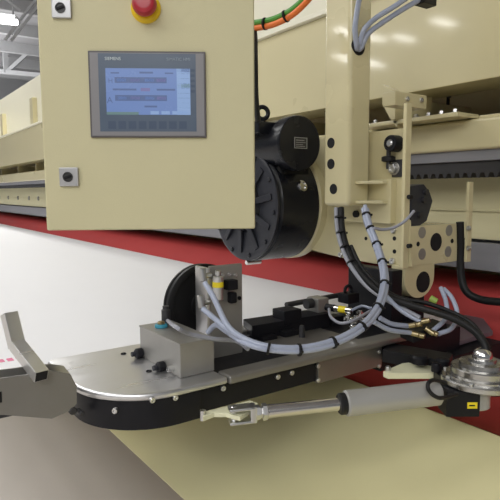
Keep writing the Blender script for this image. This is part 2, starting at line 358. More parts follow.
# bracket and bolted flange above the beam
MB().prism([atY(382, 84, 2.14), atY(393, 90, 2.14), atY(397, 118, 2.14), atY(397, 128, 2.14), atY(390, 119, 2.14), atY(382, 104, 2.14)], (0, 0.05, 0), 0.003).build('gusset_bracket', 'cream', cg)
q0, q1 = atX(395, 105, -1.60), atX(427, 102, -1.60)
MB().box(-1.67, -1.60, q0.y, q1.y, q0.z, q0.z+0.06, 0.004).build('clamp_block', 'cream', cg)
for x, y in ((407, 99), (421, 100)): bolt(atX(x, y, -1.60), (1, 0, 0), 0.011, 0.008, cg)
f0, f1 = atY(366, 128, 2.15), atY(440, 116, 2.15)
MB().box(-2.05, -1.45, 2.14, 2.30, 1.818, 1.838, 0.004).build('bolted_flange', 'cream', cg)
for x in (-1.95, -1.83, -1.70, -1.63, -1.56, -1.49): bolt((x, 2.18, 1.838), (0, 0, 1), 0.013, 0.02, cg, socket=False)
MB().box(-1.80, -1.775, 2.12, 2.40, 1.838, 1.966, 0.003).build('web_bracket', 'cream', cg)
p = atX(448, 98, -1.775); MB().box(-1.776, -1.772, p.y-0.012, p.y+0.012, p.z-0.035, p.z+0.02, 0.001).build('slot', 'hole', cg); bolt(p+EZ*0.012, (1, 0, 0), 0.014, 0.012, cg, 'rack')
# cam rollers
def camroller(x, y, r, name, label):
    p = atY(x, y, PY-0.03); t = thing(name, p+EY*0.03, label, 'roller')
    MB().lathe(p+EY*0.03, -EY, [(r*0.6, 0), (r, 0.004), (r, 0.045), (r*0.9, 0.05), (r*0.5, 0.05), (r*0.46, 0.043)], 28).build('tyre', 'black', t)
    MB().lathe(p-EY*0.010, -EY, [(r*0.44, 0), (r*0.44, 0.012), (r*0.32, 0.016)], 14).build('nut', 'bolt', t)
camroller(393, 143.5, 0.033, 'cam_roller', 'larger black cam roller with silver nut at top of upright bar')
p = atY(395, 168.5, PY); t = thing('hex_nut', p, 'big silver nut on a washer below the black cam roller', 'nut')
MB().lathe(p+EY*0.002, -EY, [(0.027, 0), (0.027, 0.008), (0.025, 0.010)], 24).build('washer', 'steel_grey', t)
MB().lathe(p-EY*0.008, -EY, [(0.021, 0), (0.021, 0.014), (0.017, 0.018), (0.010, 0.018), (0.009, 0.012)], 6).build('nut_body', 'bolt', t)
MB().box(p.x-0.012, p.x+0.05, PY-0.006, PY+0.002, p.z-0.035, p.z+0.035, 0.002).build('backing_plate', 'rack', t)
p = atY(388.5, 159, PY-0.02); t = thing('adjusting_knob', p+EY*0.02, 'small black star knob on a stud between two cam rollers', 'knob')
MB().cyl(p-EZ*0.04, p+EZ*0.05, 0.009, 14).build('stud', 'rack', t)
MB().lathe(p-EZ*0.012, EZ, [(0.018, 0), (0.028, 0.004), (0.028, 0.020), (0.018, 0.024)], 20).build('knob_wheel', 'rubber', t)
# plug at the bar
t = thing('sensor_plug', (-1.45, 1.85, 1.36), 'dark angular connector housing behind the upright bar above drilled block', 'connector')
pp_ = [atX(x, y, -1.41) for x, y in ((411, 186), (424, 184), (430, 192), (433, 201), (427, 221), (420, 226), (411, 226))]
MB().prism(pp_, (-0.12, 0, 0), 0.004).build('housing', 'rib', t)
for x, y in ((423, 200), (425, 192), (419, 215)):
    p = atX(x, y, -1.41); MB().cyl(p-EX*0.002, p+EX*0.012, 0.012, 16).build('connector_nut', 'rack', t)
# post beside the block
q0, q1 = atY(467.5, 160, 2.12), atY(471, 258, 2.12)
t = thing('flat_post', (q0.x, 2.13, q1.z), 'thin cream upright flat bar with two bolts beside drilled block', 'post')
MB().box(q0.x, q0.x+0.014, 2.12, 2.15, q1.z-0.02, 1.535, 0.002).build('bar', 'cream', t)
for y in (228, 248): bolt(atY(469, y, 2.12), (0, -1, 0), 0.010, 0.008, t)
t = MB(); t.tube([atX(460, 222, -1.40)+EY*0.0, atX(460.5, 250, -1.40), atX(461, 275, -1.39), atX(466, 291, -1.36), atX(479, 299, -1.31), atX(500, 302, -1.22), atX(530, 303, -1.1), V((-0.7, 2.16, 1.14)), V((0.3, 2.2, 1.16))], 0.0165, 14)
tag(t.build('flexible_conduit', 'rubber'), 'black flexible conduit bending down and right beside drilled block', 'conduit')

# ================================================================== gear motor
gm = thing('gear_motor', (-2.22, 1.65, 1.19), 'black gear motor with ribbed drum and nameplate behind control cabinet', 'motor')
gc = V((-2.142, 1.50, 1.432)); R_ = 0.264
MB().lathe(gc, EY, [(R_-0.03, 0.0), (R_-0.012, 0.006), (R_, 0.022), (R_, 0.232), (R_-0.006, 0.236)], 72).build('drum', 'motor', gm)
cov = MB().lathe(gc-EY*0.012, EY, [(R_-0.075, 0.006), (R_-0.02, 0.0), (R_-0.004, 0.006), (R_-0.004, 0.016)], 72).build('cover', 'rib', gm)
MB().lathe(gc-EY*0.05, EY, [(0.08, 0.0), (0.11, 0.01), (0.13, 0.05)], 40).build('hub', 'motor', gm)
for k in range(10):
    an = 2*math.pi*k/10+0.2; dr = V((math.cos(an), 0, math.sin(an))); MB().bar(gc+dr*0.10-EY*0.018, gc+dr*0.225-EY*0.010, 0.014, 0.028, 0.003).build('cooling_rib', 'rib', cov)
for k in range(10):
    an = 2*math.pi*k/10+0.52; dr = V((math.cos(an), 0, math.sin(an))); bolt(gc+dr*0.236-EY*0.010, (0, -1, 0), 0.012, 0.010, cov, 'rib', socket=False)
tc_ = atX(300.5, 143, -1.84)
MB().lathe(tc_-EX*0.62, EX, [(0.095, 0), (0.112, 0.02), (0.112, 0.55), (0.121, 0.555), (0.121, 0.605), (0.117, 0.616), (0.111, 0.62)], 56).build('motor_body', 'motor', gm)
MB().box(-2.30, -1.92, 1.53, 1.72, 1.55, tc_.z+0.03, 0.02, 3).build('neck', 'motor', gm)
tb = atX(276, 124, -1.82)
MB().box(-2.40, -1.93, tc_.y-0.16, tc_.y+0.05, tc_.z+0.04, tc_.z+0.095, 0.01).build('terminal_box', 'motor', gm)
e = atX(262.5, 113, -1.98); rg = MB(); rg.torus(e, EX+EY*-0.3, 0.026, 0.010); rg.cyl(e-EZ*0.08, e-EZ*0.03, 0.013, 16); rg.build('lifting_eye', 'motor', gm)
np_ = atX(300.5, 143, -1.84)
MB().box(np_.x-0.001, np_.x+0.002, np_.y-0.036, np_.y+0.036, np_.z-0.024, np_.z+0.024, 0.0005).build('nameplate', 'plate_dark', gm, 'silver edged nameplate')
fm = MB()
for a0, a1, b0, b1 in ((-.035, .035, .021, .0235), (-.035, .035, -.0235, -.021), (-.036, -.0335, -.0235, .0235), (.0335, .036, -.0235, .0235), (-.028, .02, .010, .0125), (-.028, .026, .001, .003), (-.028, .012, -.008, -.006), (-.028, .024, -.0155, -.0135)):
    fm.box(np_.x+0.0015, np_.x+0.003, np_.y+a0, np_.y+a1, np_.z+b0, np_.z+b1)
fm.build('plate_print', 'label', gm)
p = atX(301.5, 181, -1.965); pv = V((gc.x+R_*0.94, gc.y+0.14, gc.z+R_*0.34)); ax = V((0.93, 0, 0.36)).normalized()
MB().lathe(pv, ax, [(0.026, -0.004), (0.026, 0.006), (0.018, 0.010), (0.014, 0.004)], 22).build('filler_plug', 'chrome', gm)
p = atY(251, 262, 1.58); MB().cyl(p-EY*0.03, p+EY*0.06, 0.013, 18, 0.003).build('drain_plug', 'chrome', gm)

# ================================================================== control cabinet
AN = math.radians(3.5)
cu_ = (r0*math.cos(AN)+fh*math.sin(AN)).normalized(); cn = cu_.cross(EZ).normalized()
if cn.dot(fh) > 0: cn = -cn
PC = atD(150, 115, 1.55)
def st(x, y, off=0.0):                                                   # cabinet door coordinates
    r = ray(x, y); t = ((PC+cn*off-CAM).dot(cn))/r.dot(cn); q = CAM+r*t-PC; return q.dot(cu_), q.dot(EZ)
sL, sB = st(47, 231)[0], st(150, 229.7)[1]; sL = (sL+st(36, 0)[0])/2; sR = (st(256, 228)[0]+st(253.3, 0)[0])/2
sT = st(150, -45)[1]
cc = thing('control_cabinet', PC+cu_*((sL+sR)/2)+EZ*sB-cn*0.1, 'cream control cabinet with touch screen hanging above the white sheet', 'control cabinet')
def cbx(a0, a1, b0, b1, c0, c1, bev=0.0, seg=2): return MB().frame(PC, cu_, EZ, cn, a0, a1, b0, b1, c0, c1, bev, seg)
cbx(sL+0.006, sR-0.006, sB+0.006, sT-0.006, -0.22, -0.020, 0.004).build('body', 'cream_matt', cc)
cbx(sL, sR, sB, sT, -0.022, 0.0, 0.005, 3).build('door', 'cream_matt', cc)
pm = PC-cn*0.11+cu_*0.2
hs = MB(); hs.cyl(pm+EZ*(sT-0.01), pm+EZ*(sT+0.55), 0.035, 24); hs.cyl(pm+EZ*(sT+0.55), V((pm.x, 2.3, pm.z+sT+0.55)), 0.035, 24); hs.build('hanger_tube', 'cream_matt', cc)
# touch panel
h = [st(*q) for q in ((87.8, 51.8), (205.4, 51.8), (91.8, 138.6), (206.6, 137))]
hl, hr, ht, hb = (h[0][0]+h[2][0])/2, (h[1][0]+h[3][0])/2, (h[0][1]+h[1][1])/2, (h[2][1]+h[3][1])/2
tp = cbx(hl, hr, hb, ht, -0.001, 0.008, 0.002).build('touch_panel', 'bezel_edge', cc, 'grey framed touch screen panel')
cbx(hl+0.005, hr-0.005, hb+0.005, ht-0.005, 0.007, 0.0092, 0.0006).build('bezel', 'bezel', tp)
W_, H_ = hr-hl, ht-hb
def fx_(u, v): return hl+W_*u, ht-H_*v                                    # fractions from top left
def plate(u0, u1, v0, v1, c0, c1, name, m, label=None):
    a0, b1 = fx_(u0, v0); a1, b0 = fx_(u1, v1); return cbx(a0, a1, b0, b1, c0, c1).build(name, m, tp, label)
plate(0.085, 0.915, 0.03, 0.93, 0.009, 0.0096, 'front_film', 'bezel_blue')
plate(0.145, 0.865, 0.20, 0.735, 0.0095, 0.0101, 'display', 'screen', 'glowing blue display')
def dplate(u0, u1, v0, v1, name, m):
    U0, U1 = 0.145+0.72*u0, 0.145+0.72*u1; V0, V1 = 0.20+0.535*v0, 0.20+0.535*v1
    return plate(U0, U1, V0, V1, 0.010, 0.01035, name, m)
dplate(0.84, 1.0, 0.0, 1.0, 'display_sidebar', 'screen_pale')
for k in range(1, 9): dplate(0.85, 0.99, k*0.105, k*0.105+0.008, 'display_line', 'screen_dark')
dplate(0.845, 0.995, 0.0, 0.075, 'display_button', 'screen_dark'); dplate(0.845, 0.995, 0.33, 0.41, 'display_button', 'screen_green')
for v0 in (0.19, 0.575):
    dplate(0.105, 0.72, v0, v0+0.125, 'display_field', 'screen_dark')
    for u0, c in ((0.13, 'screen'), (0.29, 'screen_red'), (0.46, 'screen'), (0.60, 'screen_red')): dplate(u0, u0+0.11, v0+0.03, v0+0.095, 'display_value', c)
dplate(0.41, 0.52, 0.42, 0.49, 'display_value', 'screen_red')
dplate(0.08, 0.36, 0.435, 0.475, 'display_line', 'screen_dark'); dplate(0.60, 0.82, 0.435, 0.475, 'display_line', 'screen_dark')
dplate(0.0, 0.38, 0.94, 1.0, 'display_status', 'screen_green'); dplate(0.45, 0.6, 0.80, 0.84, 'display_line', 'screen_dark')
dplate(0.06, 0.16, 0.085, 0.115, 'display_line', 'screen_dark'); dplate(0.40, 0.56, 0.07, 0.11, 'display_line', 'screen_dark'); dplate(0.70, 0.80, 0.085, 0.115, 'display_line', 'screen_dark')
for u0 in (0.52, 0.65, 0.78, 0.88): dplate(u0, u0+0.10, 0.92, 0.99, 'display_button', 'screen_pale')
for k in range(8):
    u0 = 0.155+0.087*k; plate(u0, u0+0.066, 0.81, 0.90, 0.0095, 0.0100, 'function_key', 'key')
for k in range(5): plate(0.868, 0.905, 0.205+0.06*k, 0.235+0.06*k, 0.0095, 0.0099, 'side_key', 'key')
def lett(name, body, u, v, size, m):
    a0, b0 = fx_(u, v); return text_mesh(name, body, size, PC+cu_*a0+EZ*b0+cn*0.0103, cu_, EZ, m, tp)
lett('brand_lettering', 'SIEMENS', 0.142, 0.108, 0.0118, 'text'); lett('model_lettering', 'SIMATIC HMI', 0.665, 0.108, 0.0115, 'text_dim')
lett('display_letter', 'A', 0.15, 0.60, 0.024, 'screen_dark'); lett('display_letter', 'H', 0.165, 0.37, 0.018, 'screen_dark')
# emergency stop and locks
a0, b0 = st(146, 8.5); c0 = PC+cu_*a0+EZ*b0
es = MB().lathe(c0, cn, [(0.041, -0.002), (0.041, 0.004), (0.036, 0.010), (0.030, 0.014)], 40).build('emergency_stop', 'estop_yel', cc, 'yellow ring of emergency stop')
MB().lathe(c0+EZ*0.001, cn, [(0.014, 0.010), (0.014, 0.022), (0.029, 0.024), (0.033, 0.032), (0.033, 0.042), (0.027, 0.052), (0.016, 0.056)], 36).build('mushroom_button', 'estop_red', es, 'red mushroom button')
for (x, y) in ((62, 9), (69.5, 177)):
    a0, b0 = st(x, y); w = 0.0265
    lk = cbx(a0-w, a0+w, b0-w, b0+w, -0.001, 0.010, 0.003).build('door_lock', 'lock', cc, 'grey square door lock')
    c0 = PC+cu_*(a0-0.002)+EZ*b0
    MB().lathe(c0, cn, [(0.014, 0.008), (0.014, 0.0125), (0.0115, 0.0125), (0.0105, 0.0105)], 26).build('lock_ring', 'plate_dark', lk)
    MB().frame(c0, (cu_+EZ*0.35).normalized(), (EZ-cu_*0.35).normalized(), cn, -0.011, 0.011, -0.0035, 0.0035, 0.010, 0.0135, 0.001).build('lock_bit', 'hole', lk)
# black cable running up behind the cabinet's edge
t = MB(); t.tube([atD(250, 14, 2.25), atD(254.5, 33, 2.2), atD(255.2, 60, 2.1), atD(255.8, 95, 2.05), atD(258, 122, 2.03)], 0.011, 12)
tag(t.build('power_cable', 'rubber'), 'black cable dropping to the motor beside cabinet edge', 'cable')

# ================================================================== edge arm
ZT = 0.99; XF = -1.235; XB = -1.70
arm = thing('edge_guide_arm', (-1.45, 1.1, 0.9), 'long low arm with rounded brushed steel top and black sides over sheet edge', 'machine arm')
def outline(xf, xb, y0, y1, rf, rb, n=14):                               # plan of the rounded arm tip
    o = [V((xb, y1, 0)), V((xb, y0+rb, 0))]
    o += [V((xb+rb-rb*math.cos(t), y0+rb-rb*math.sin(t), 0)) for t in [math.pi/2*k/5 for k in range(1, 6)]]
    o += [V((xf-rf+rf*math.sin(t), y0+rf-rf*math.cos(t), 0)) for t in [math.pi/2*k/n for k in range(n+1)]]
    return o+[V((xf, y1, 0))]
epl = MB().prism([p+EZ*(ZT-0.020) for p in outline(XF, XB, 0.44, 0.805, 0.21, 0.03)], (0, 0, 0.020), 0.008, 4).build('end_plate', 'alu', arm, 'brushed steel rounded end plate')
tsk = MB().prism([p+EZ*0.891 for p in outline(XF-0.006, XB+0.02, 0.448, 0.72, 0.206, 0.03)], (0, 0, 0.080), 0.003).build('tip_skirt', 'black', arm)
ssk = MB().box(XB+0.02, XF-0.02, 0.722, 1.15, 0.900, 0.968, 0.002).build('side_skirt', 'black', arm)
spl = MB().box(XB+0.02, XF-0.012, 1.152, 1.45, 0.893, 0.966, 0.003).build('steel_side_plate', 'steel_dark', arm, 'grey steel side plate')
MB().box(XF-0.065, XF, 0.81, 1.62, 0.966, ZT, 0.007, 4).build('front_rail', 'steel_brown', arm)
MB().box(XB, XB+0.075, 0.81, 1.75, 0.966, ZT, 0.007, 4).build('rear_rail', 'steel', arm)
MB().box(XB+0.05, XF-0.05, 0.80, 1.9, 0.93, 0.95, 0.002).build('bed', 'black', arm)
MB().box(XB+0.1, XF-0.02, 1.452, 1.92, 0.87, 0.962, 0.004).build('root_block', 'black', arm)
pb_ = atY(388, 280, 1.80); MB().box(-1.66, -1.42, 1.70, 1.765, 0.95, 1.185, 0.006).build('pivot_plate', 'black', arm)
MB().box(-1.66, -1.45, 1.765, 1.95, 0.95, 1.06, 0.006).build('pivot_block', 'black', arm)
for x, y in ((113.5, 399), (152, 400), (175, 397.5)):
    p = atX(x, y, XF-0.008)
    if x < 140: p = V((-1.30, 0.50, 0.957)); bolt(p+V((0.02, -0.005, -0.002)), (0.7, -0.7, 0), 0.0075, 0.006, tsk)
    else: bolt(p, (1, 0, 0), 0.0075, 0.006, tsk)
for x, y in ((222.5, 388), (277, 376.5), (291, 372.5)): bolt(atX(x, y, XF-0.02), (1, 0, 0), 0.008, 0.008, ssk)
for x, y in ((318, 366), (318, 380), (379, 352), (379, 366)): bolt(atX(x, y, XF-0.012), (1, 0, 0), 0.007, 0.005, spl)
for x, y in ((123.5, 354), (149, 371.5)):
    p = atZ(x, y, ZT); MB().torus(p+EZ*0.001, EZ, 0.007, 0.0022, 16, 6).build('plate_mark', 'hole', epl)
# sensor box on the arm
bx = thing('junction_box', (-1.42, 0.73, ZT), 'grey steel junction box standing on the rounded arm plate', 'junction box')
zb = atX(182, 344, -1.302).z
MB().box(-1.565, -1.302, 0.692, 0.803, ZT, zb, 0.004).build('housing', 'steel_grey', bx)
MB().box(-1.566, -1.301, 0.691, 0.804, zb-0.003, zb+0.001, 0.001).build('lid', 'steel_grey', bx)
p = V((-1.50, 0.735, zb))
MB().cyl(p, p+EZ*0.012, 0.020, 20, 0.003).build('blue_plug', 'blue', bx, 'blue round plug'); MB().cyl(p+EZ*0.01, p+EZ*0.02, 0.012, 16, 0.003).build('nut', 'brass', bx)
for x, y in ((142.5, 352.5), (164.5, 366)):
    p = atY(x, y, 0.692); MB().lathe(p, -EY, [(0.010, -0.002), (0.016, 0.003), (0.016, 0.020), (0.012, 0.024)], 12).build('clamp_knob', 'black', bx); MB().cyl(p-EY*0.022, p-EY*0.036, 0.008, 8).build('stud', 'rib', bx)
bolt(atY(172, 368.5, 0.69), (0, -1, 0), 0.009, 0.014, bx)
t = MB(); k0 = atZ(166, 320, 1.10); t.cyl(k0-EZ*0.02, k0+EZ*0.035, 0.014, 16, 0.003); t.cyl(k0+EZ*0.03, k0+EZ*0.045, 0.010, 16)
sp = thing('sensor_connector', k0, 'small dark cable connector on top of the junction box', 'connector'); t.build('plug_body', 'rack', sp)
MB().tube([k0+EZ*0.0+EX*0.01, atD(176, 327, 1.42), atD(190, 334, 1.46), atD(215, 339, 1.5), atD(236, 341, 1.55), atD(248, 349, 1.5)], 0.006, 10).build('lead', 'hose_grey', sp)
# catch at the tip
ct = thing('steel_catch', (-1.45, 0.33, 0.88), 'grey steel channel catch fixed to the rounded tip of the arm', 'steel catch')
def cX(x, y, X=-1.36): return atX(x, y, X)
MB().prism([cX(x, y) for x, y in ((-12, 377), (0, 378.5), (34, 373.5), (48, 370), (70, 374), (77, 386), (77, 404), (70, 411), (52, 419), (0, 415), (-12, 413))], (-0.006, 0, 0), 0.002).build('front_cheek', 'steel_brown', ct)
MB().prism([cX(x, y, -1.425) for x, y in ((-25, 372), (0, 369.5), (50, 364), (64, 366), (72, 376), (70, 392), (50, 402), (-25, 400))], (-0.006, 0, 0), 0.002).build('rear_cheek', 'steel', ct)
q = cX(40, 410); MB().box(-1.427, -1.362, 0.15, 0.40, q.z, q.z+0.005, 0.001).build('channel_floor', 'rack', ct)
MB().cyl(cX(73, 411)+EX*0.003, cX(73, 411)-EX*0.03, 0.010, 16, 0.002).build('pivot_pin', 'rack', ct); MB().cyl(cX(82, 414), cX(82, 414)-EX*0.03, 0.007, 16, 0.002).build('pivot_pin', 'rack', ct)
p = cX(-1, 397); MB().box(p.x-0.001, p.x+0.0015, p.y-0.02, p.y+0.006, p.z-0.014, p.z+0.012).build('slot', 'hole', ct)
fg = thing('bent_finger', cX(42, 375, -1.40), 'bright bent square steel finger rising from the steel catch at far left', 'finger')
k0, k1, k2 = atX(41.5, 376, -1.335), atX(16.5, 344, -1.47), atX(9, 313, -1.50)
def leg(p, q, w, h, name, m):
    ax = (q-p).normalized(); sd = ax.cross(EZ).normalized(); return MB().frame(p, sd, sd.cross(ax), ax, -w/2, w/2, -h/2, h/2, 0, (q-p).length, 0.002).build(name, m, fg)
leg(k0, k1, 0.034, 0.030, 'lower_leg', 'alu'); leg(k1-(k2-k1).normalized()*0.008, k2, 0.036, 0.028, 'upper_leg', 'alu')
ax = (k1-k0).normalized(); sd = ax.cross(EZ).normalized(); MB().frame(k0, sd, sd.cross(ax), ax, -0.0145, 0.0145, -0.0125, 0.0125, -0.001, 0.004).build('open_end', 'hole', fg)

# wheel and valve bracket standing on the arm
wc = atX(203, 304, -1.60); 
wh = thing('guide_wheel', wc-EZ*0.14, 'black grooved guide wheel behind the steel valve bracket', 'wheel')
MB().lathe(wc-EX*0.030, EX, [(0.12, 0), (0.137, 0.004), (0.137, 0.012), (0.128, 0.016), (0.128, 0.022), (0.139, 0.027), (0.139, 0.040), (0.133, 0.044), (0.120, 0.044), (0.116, 0.036), (0.05, 0.036), (0.048, 0.042), (0.03, 0.042)], 72).build('rim', 'rubber', wh)
MB().cyl(wc-EX*0.03, wc+EX*0.07, 0.02, 20, 0.003).build('axle', 'steel_grey', wh)
vb = thing('valve_bracket', (-1.49, 0.98, 0.95), 'upright grey steel bracket with pneumatic fittings and yellow label', 'bracket')
VX = -1.465
b0, b1 = atX(210.5, 300, VX), atX(242.5, 300, VX); bt = atX(226, 265, VX).z
MB().box(VX-0.014, VX, b0.y, b1.y, 0.95, bt, 0.003).build('face_plate', 'steel_grey', vb)
MB().box(VX-0.075, VX-0.0, b0.y-0.012, b0.y, 0.95, bt-0.004, 0.003).build('side_plate', 'alu', vb)
def bX(x, y, o=0.0): return atX(x, y, VX+o)
c0, c1 = bX(218, 276, 0.022), bX(218, 300, 0.022)
MB().cyl(c0, c1, 0.017, 20, 0.002).build('air_cylinder', 'alu', vb); MB().cyl(c0, c0+EZ*0.018, 0.010, 16, 0.002).build('cylinder_cap', 'bolt', vb)
MB().lathe(bX(218, 287, 0.022), EZ, [(0.0176, 0), (0.0178, 0.001), (0.0178, 0.016), (0.0176, 0.017)], 20).build('yellow_label', 'yellow', vb, 'yellow label')
p = bX(228, 284); MB().box(VX, VX+0.03, p.y-0.018, p.y+0.020, p.z-0.016, p.z+0.016, 0.003).build('valve', 'black', vb)
p = bX(230, 297); MB().box(VX, VX+0.024, p.y-0.012, p.y+0.013, p.z-0.018, p.z+0.018, 0.005).build('valve', 'black', vb)
for x, y in ((222, 275), (229, 274), (235, 275), (239, 298)): bolt(bX(x, y), (1, 0, 0), 0.0065, 0.006, vb, 'bolt' if x < 238 else 'black')
for x, y in ((202.5, 276), (201, 303)):
    p = atX(x, y, VX); f = MB(); f.cyl(p+EZ*0.025-EY*0.002, p-EZ*0.016+EX*0.006, 0.0115, 16, 0.002); f.cyl(p+EY*0.03, p-EY*0.002, 0.009, 14); f.lathe(p+EZ*0.012, EZ-EX*0.1, [(0.014, 0), (0.014, 0.010)], 6)
    f.build('elbow_fitting', 'bolt', vb)

# slide mechanism on the arm
def mZ(x, y, z=1.02): return atZ(x, y, z)
ls = thing('linear_slide', mZ(285, 318, 0.95), 'black linear slide with end block and rod on the arm', 'slide')
p0, p1 = mZ(246, 321, 1.02), mZ(330, 309, 1.02); MB().prism([mZ(243, 319, 1.02), mZ(252, 326, 1.02), mZ(330, 313, 1.02), mZ(318, 308, 1.02)], (0, 0, -0.06), 0.003).build('slide_bar', 'black', ls)
e0, e1 = mZ(277, 316, 1.03), mZ(290, 313, 1.03); MB().box(e0.x-0.03, e0.x+0.045, e0.y, e0.y+0.085, 1.0, 1.055, 0.004).build('end_block', 'black', ls)
r0_, r1_ = mZ(286, 305, 1.05), mZ(345, 294, 1.05); MB().cyl(r0_, r1_, 0.011, 16, 0.002).build('rod', 'rack', ls)
c = mZ(316, 303, 1.05); MB().box(c.x-0.03, c.x+0.04, c.y-0.025, c.y+0.035, 1.0, 1.075, 0.006).build('rod_clamp', 'steel_grey', ls)
c = mZ(306, 304, 1.055); MB().lathe(c, EY, [(0.020, 0), (0.020, 0.03)], 18).build('collar', 'rack', ls)
for (x0, x1) in ((246, 262), (264, 275), (293, 312)):
    a = mZ(x0, 328, 0.97); MB().box(a.x-0.02, a.x+0.04, a.y, a.y+0.09, 0.945, 1.0, 0.004).build('bed_block', 'black', ls)
for x0, y0, hgt in ((236, 340, .03), (262, 338, .025), (284, 334, .03), (330, 322, .04)):
    a = mZ(x0, y0, 0.97); MB().box(a.x-0.03, a.x+0.03, a.y-0.02, a.y+0.05, 0.945, 0.955+hgt, 0.004).build('bed_block', 'black', ls)
p = mZ(302, 328, 1.0); bolt(p-EZ*0.04, (0, 0, 1), 0.012, 0.05, ls, 'rack', socket=False)
p = mZ(232, 350, 0.96); t = thing('hex_stud', p-EZ*0.02, 'dark hexagon stud in the arm bed beside junction box', 'stud')
MB().lathe(p-EZ*0.02, EZ, [(0.022, 0), (0.022, 0.02), (0.012, 0.02), (0.012, 0.045)], 6).build('stud_body', 'rack', t)
ac = thing('air_cylinder', mZ(338, 310, 1.03), 'small air cylinder with yellow label and silver fittings on arm', 'air cylinder')
q0, q1 = mZ(326, 307, 1.05), mZ(352, 311, 1.05)
MB().cyl(q0, q0.lerp(q1, 0.35), 0.014, 18, 0.002).build('cap', 'black', ac); MB().cyl(q0.lerp(q1, 0.3), q1, 0.012, 18, 0.002).build('barrel', 'chrome', ac)
MB().cyl(q0.lerp(q1, 0.52), q0.lerp(q1, 0.78), 0.0135, 18).build('yellow_label', 'yellow', ac, 'yellow label')
c = mZ(348, 300, 1.06); MB().box(c.x-0.03, c.x+0.03, c.y-0.03, c.y+0.035, 1.05, 1.09, 0.005).build('valve_head', 'black', ac); MB().torus(c+EZ*0.04, EX, 0.018, 0.007, 20, 8).build('valve_handle', 'black', ac)
for x, y in ((348, 316), (356, 317), (360, 312), (352, 320), (363, 319), (353, 327)):
    p = mZ(x, y, 1.03); f = MB(); f.cyl(p-EZ*0.025, p+EZ*0.008, 0.010, 12, 0.002); f.lathe(p-EZ*0.006, EZ, [(0.013, 0), (0.013, 0.007)], 6); f.build('fitting', 'chrome', ac)
MB().tube([mZ(329, 309, 1.05), mZ(331, 317, 1.04), mZ(340, 323, 1.03), mZ(352, 321, 1.04), mZ(365, 314, 1.05), mZ(378, 306, 1.07)], 0.0055, 10).build('air_line', 'hose_grey', ac)
MB().tube([mZ(352, 310, 1.06), mZ(362, 306, 1.07), mZ(372, 308, 1.07), mZ(380, 303, 1.09)], 0.005, 10).build('air_line', 'hose', ac)
# brass fittings near the arm root
bf = thing('hose_manifold', atD(420, 330, 1.72), 'dark manifold with brass hose fittings at the root of the arm', 'manifold')
for (x0, y0, x1, y1) in ((408, 326, 416, 324.5), (415, 325, 422, 323.5), (411, 333, 419, 335), (418, 335, 425, 336.5), (425, 328, 434, 334), (432, 332, 438, 335), (421, 322, 430, 320)):
    MB().cyl(atD(x0, y0, 1.72), atD(x1, y1, 1.71), 0.0085, 12, 0.002).build('fitting', 'brass', bf)
MB().bar(atD(406, 336, 1.75), atD(440, 325, 1.79), 0.07, 0.03, 0.003).build('manifold', 'black', bf)
p = atD(430, 298, 1.85); MB().cyl(p, atD(437, 302, 1.84), 0.011, 14, 0.002).build('green_fitting', mat('green_plastic', (0.30, 0.42, 0.08), 0.4, noise=0.05), bf)
tr = thing('arm_baseplate', (-1.15, 2.1, 0.86), 'dark flat mauve tray below red roller at right of arm', 'baseplate')  # added mounting plate, mauve tint taken from a shaded, red-lit patch
MB().prism([atZ(440, 322, 0.9), atZ(478, 311, 0.9), atZ(493, 331, 0.9), atZ(452, 343, 0.9)], (0, 0, -0.02), 0.003).build('mauve_plate', 'mauve', tr)
MB().box(-1.45, -1.2, 1.80, 2.15, 0.80, 0.875, 0.004).build('baseplate_support', 'black', tr)

# ================================================================== actuator
av = thing('linear_actuator', atD(340, 405, 1.45), 'silver linear actuator with grey tube and chrome rod below arm', 'actuator')
A = atD(234, 415, 1.42); B = atD(345, 403.5, 1.465); C_ = atD(438, 392.5, 1.52)
ax = (C_-A).normalized(); sd = ax.cross(EZ).normalized(); un = sd.cross(ax)
MB().cyl(B, C_, 0.0345, 40, 0.004).build('tube', mat('grey_anodised_tube', (0.42, 0.415, 0.40), 0.38, 0.35, noise=0.06, nscale=12), av, 'matt grey tube')
MB().cyl(B-ax*0.018, B+ax*0.004, 0.0285, 30, 0.004).build('wiper_seal', 'rubber', av)
F1 = A+ax*0.075
MB().cyl(F1, B, 0.0175, 28, 0.002).build('rod', 'rod', av)
MB().lathe(A+ax*0.052, ax, [(0.019, 0), (0.019, 0.016), (0.015, 0.017), (0.015, 0.021), (0.022, 0.022), (0.022, 0.034), (0.018, 0.037), (0.018, 0.046)], 6).build('lock_nut', 'bolt', av)
for s in (-1, 1): MB().frame(A, ax, sd, un, -0.014, 0.055, -0.019, 0.019, 0.013*s if s > 0 else -0.022, 0.022*s if s > 0 else -0.013, 0.004).build('fork_cheek', 'bolt', av)
MB().frame(A, ax, sd, un, 0.040, 0.058, -0.019, 0.019, -0.022, 0.022, 0.004).build('fork_root', 'bolt', av)
MB().cyl(A-un*0.024, A+un*0.024, 0.008, 16, 0.002).build('fork_pin', 'bolt', av)
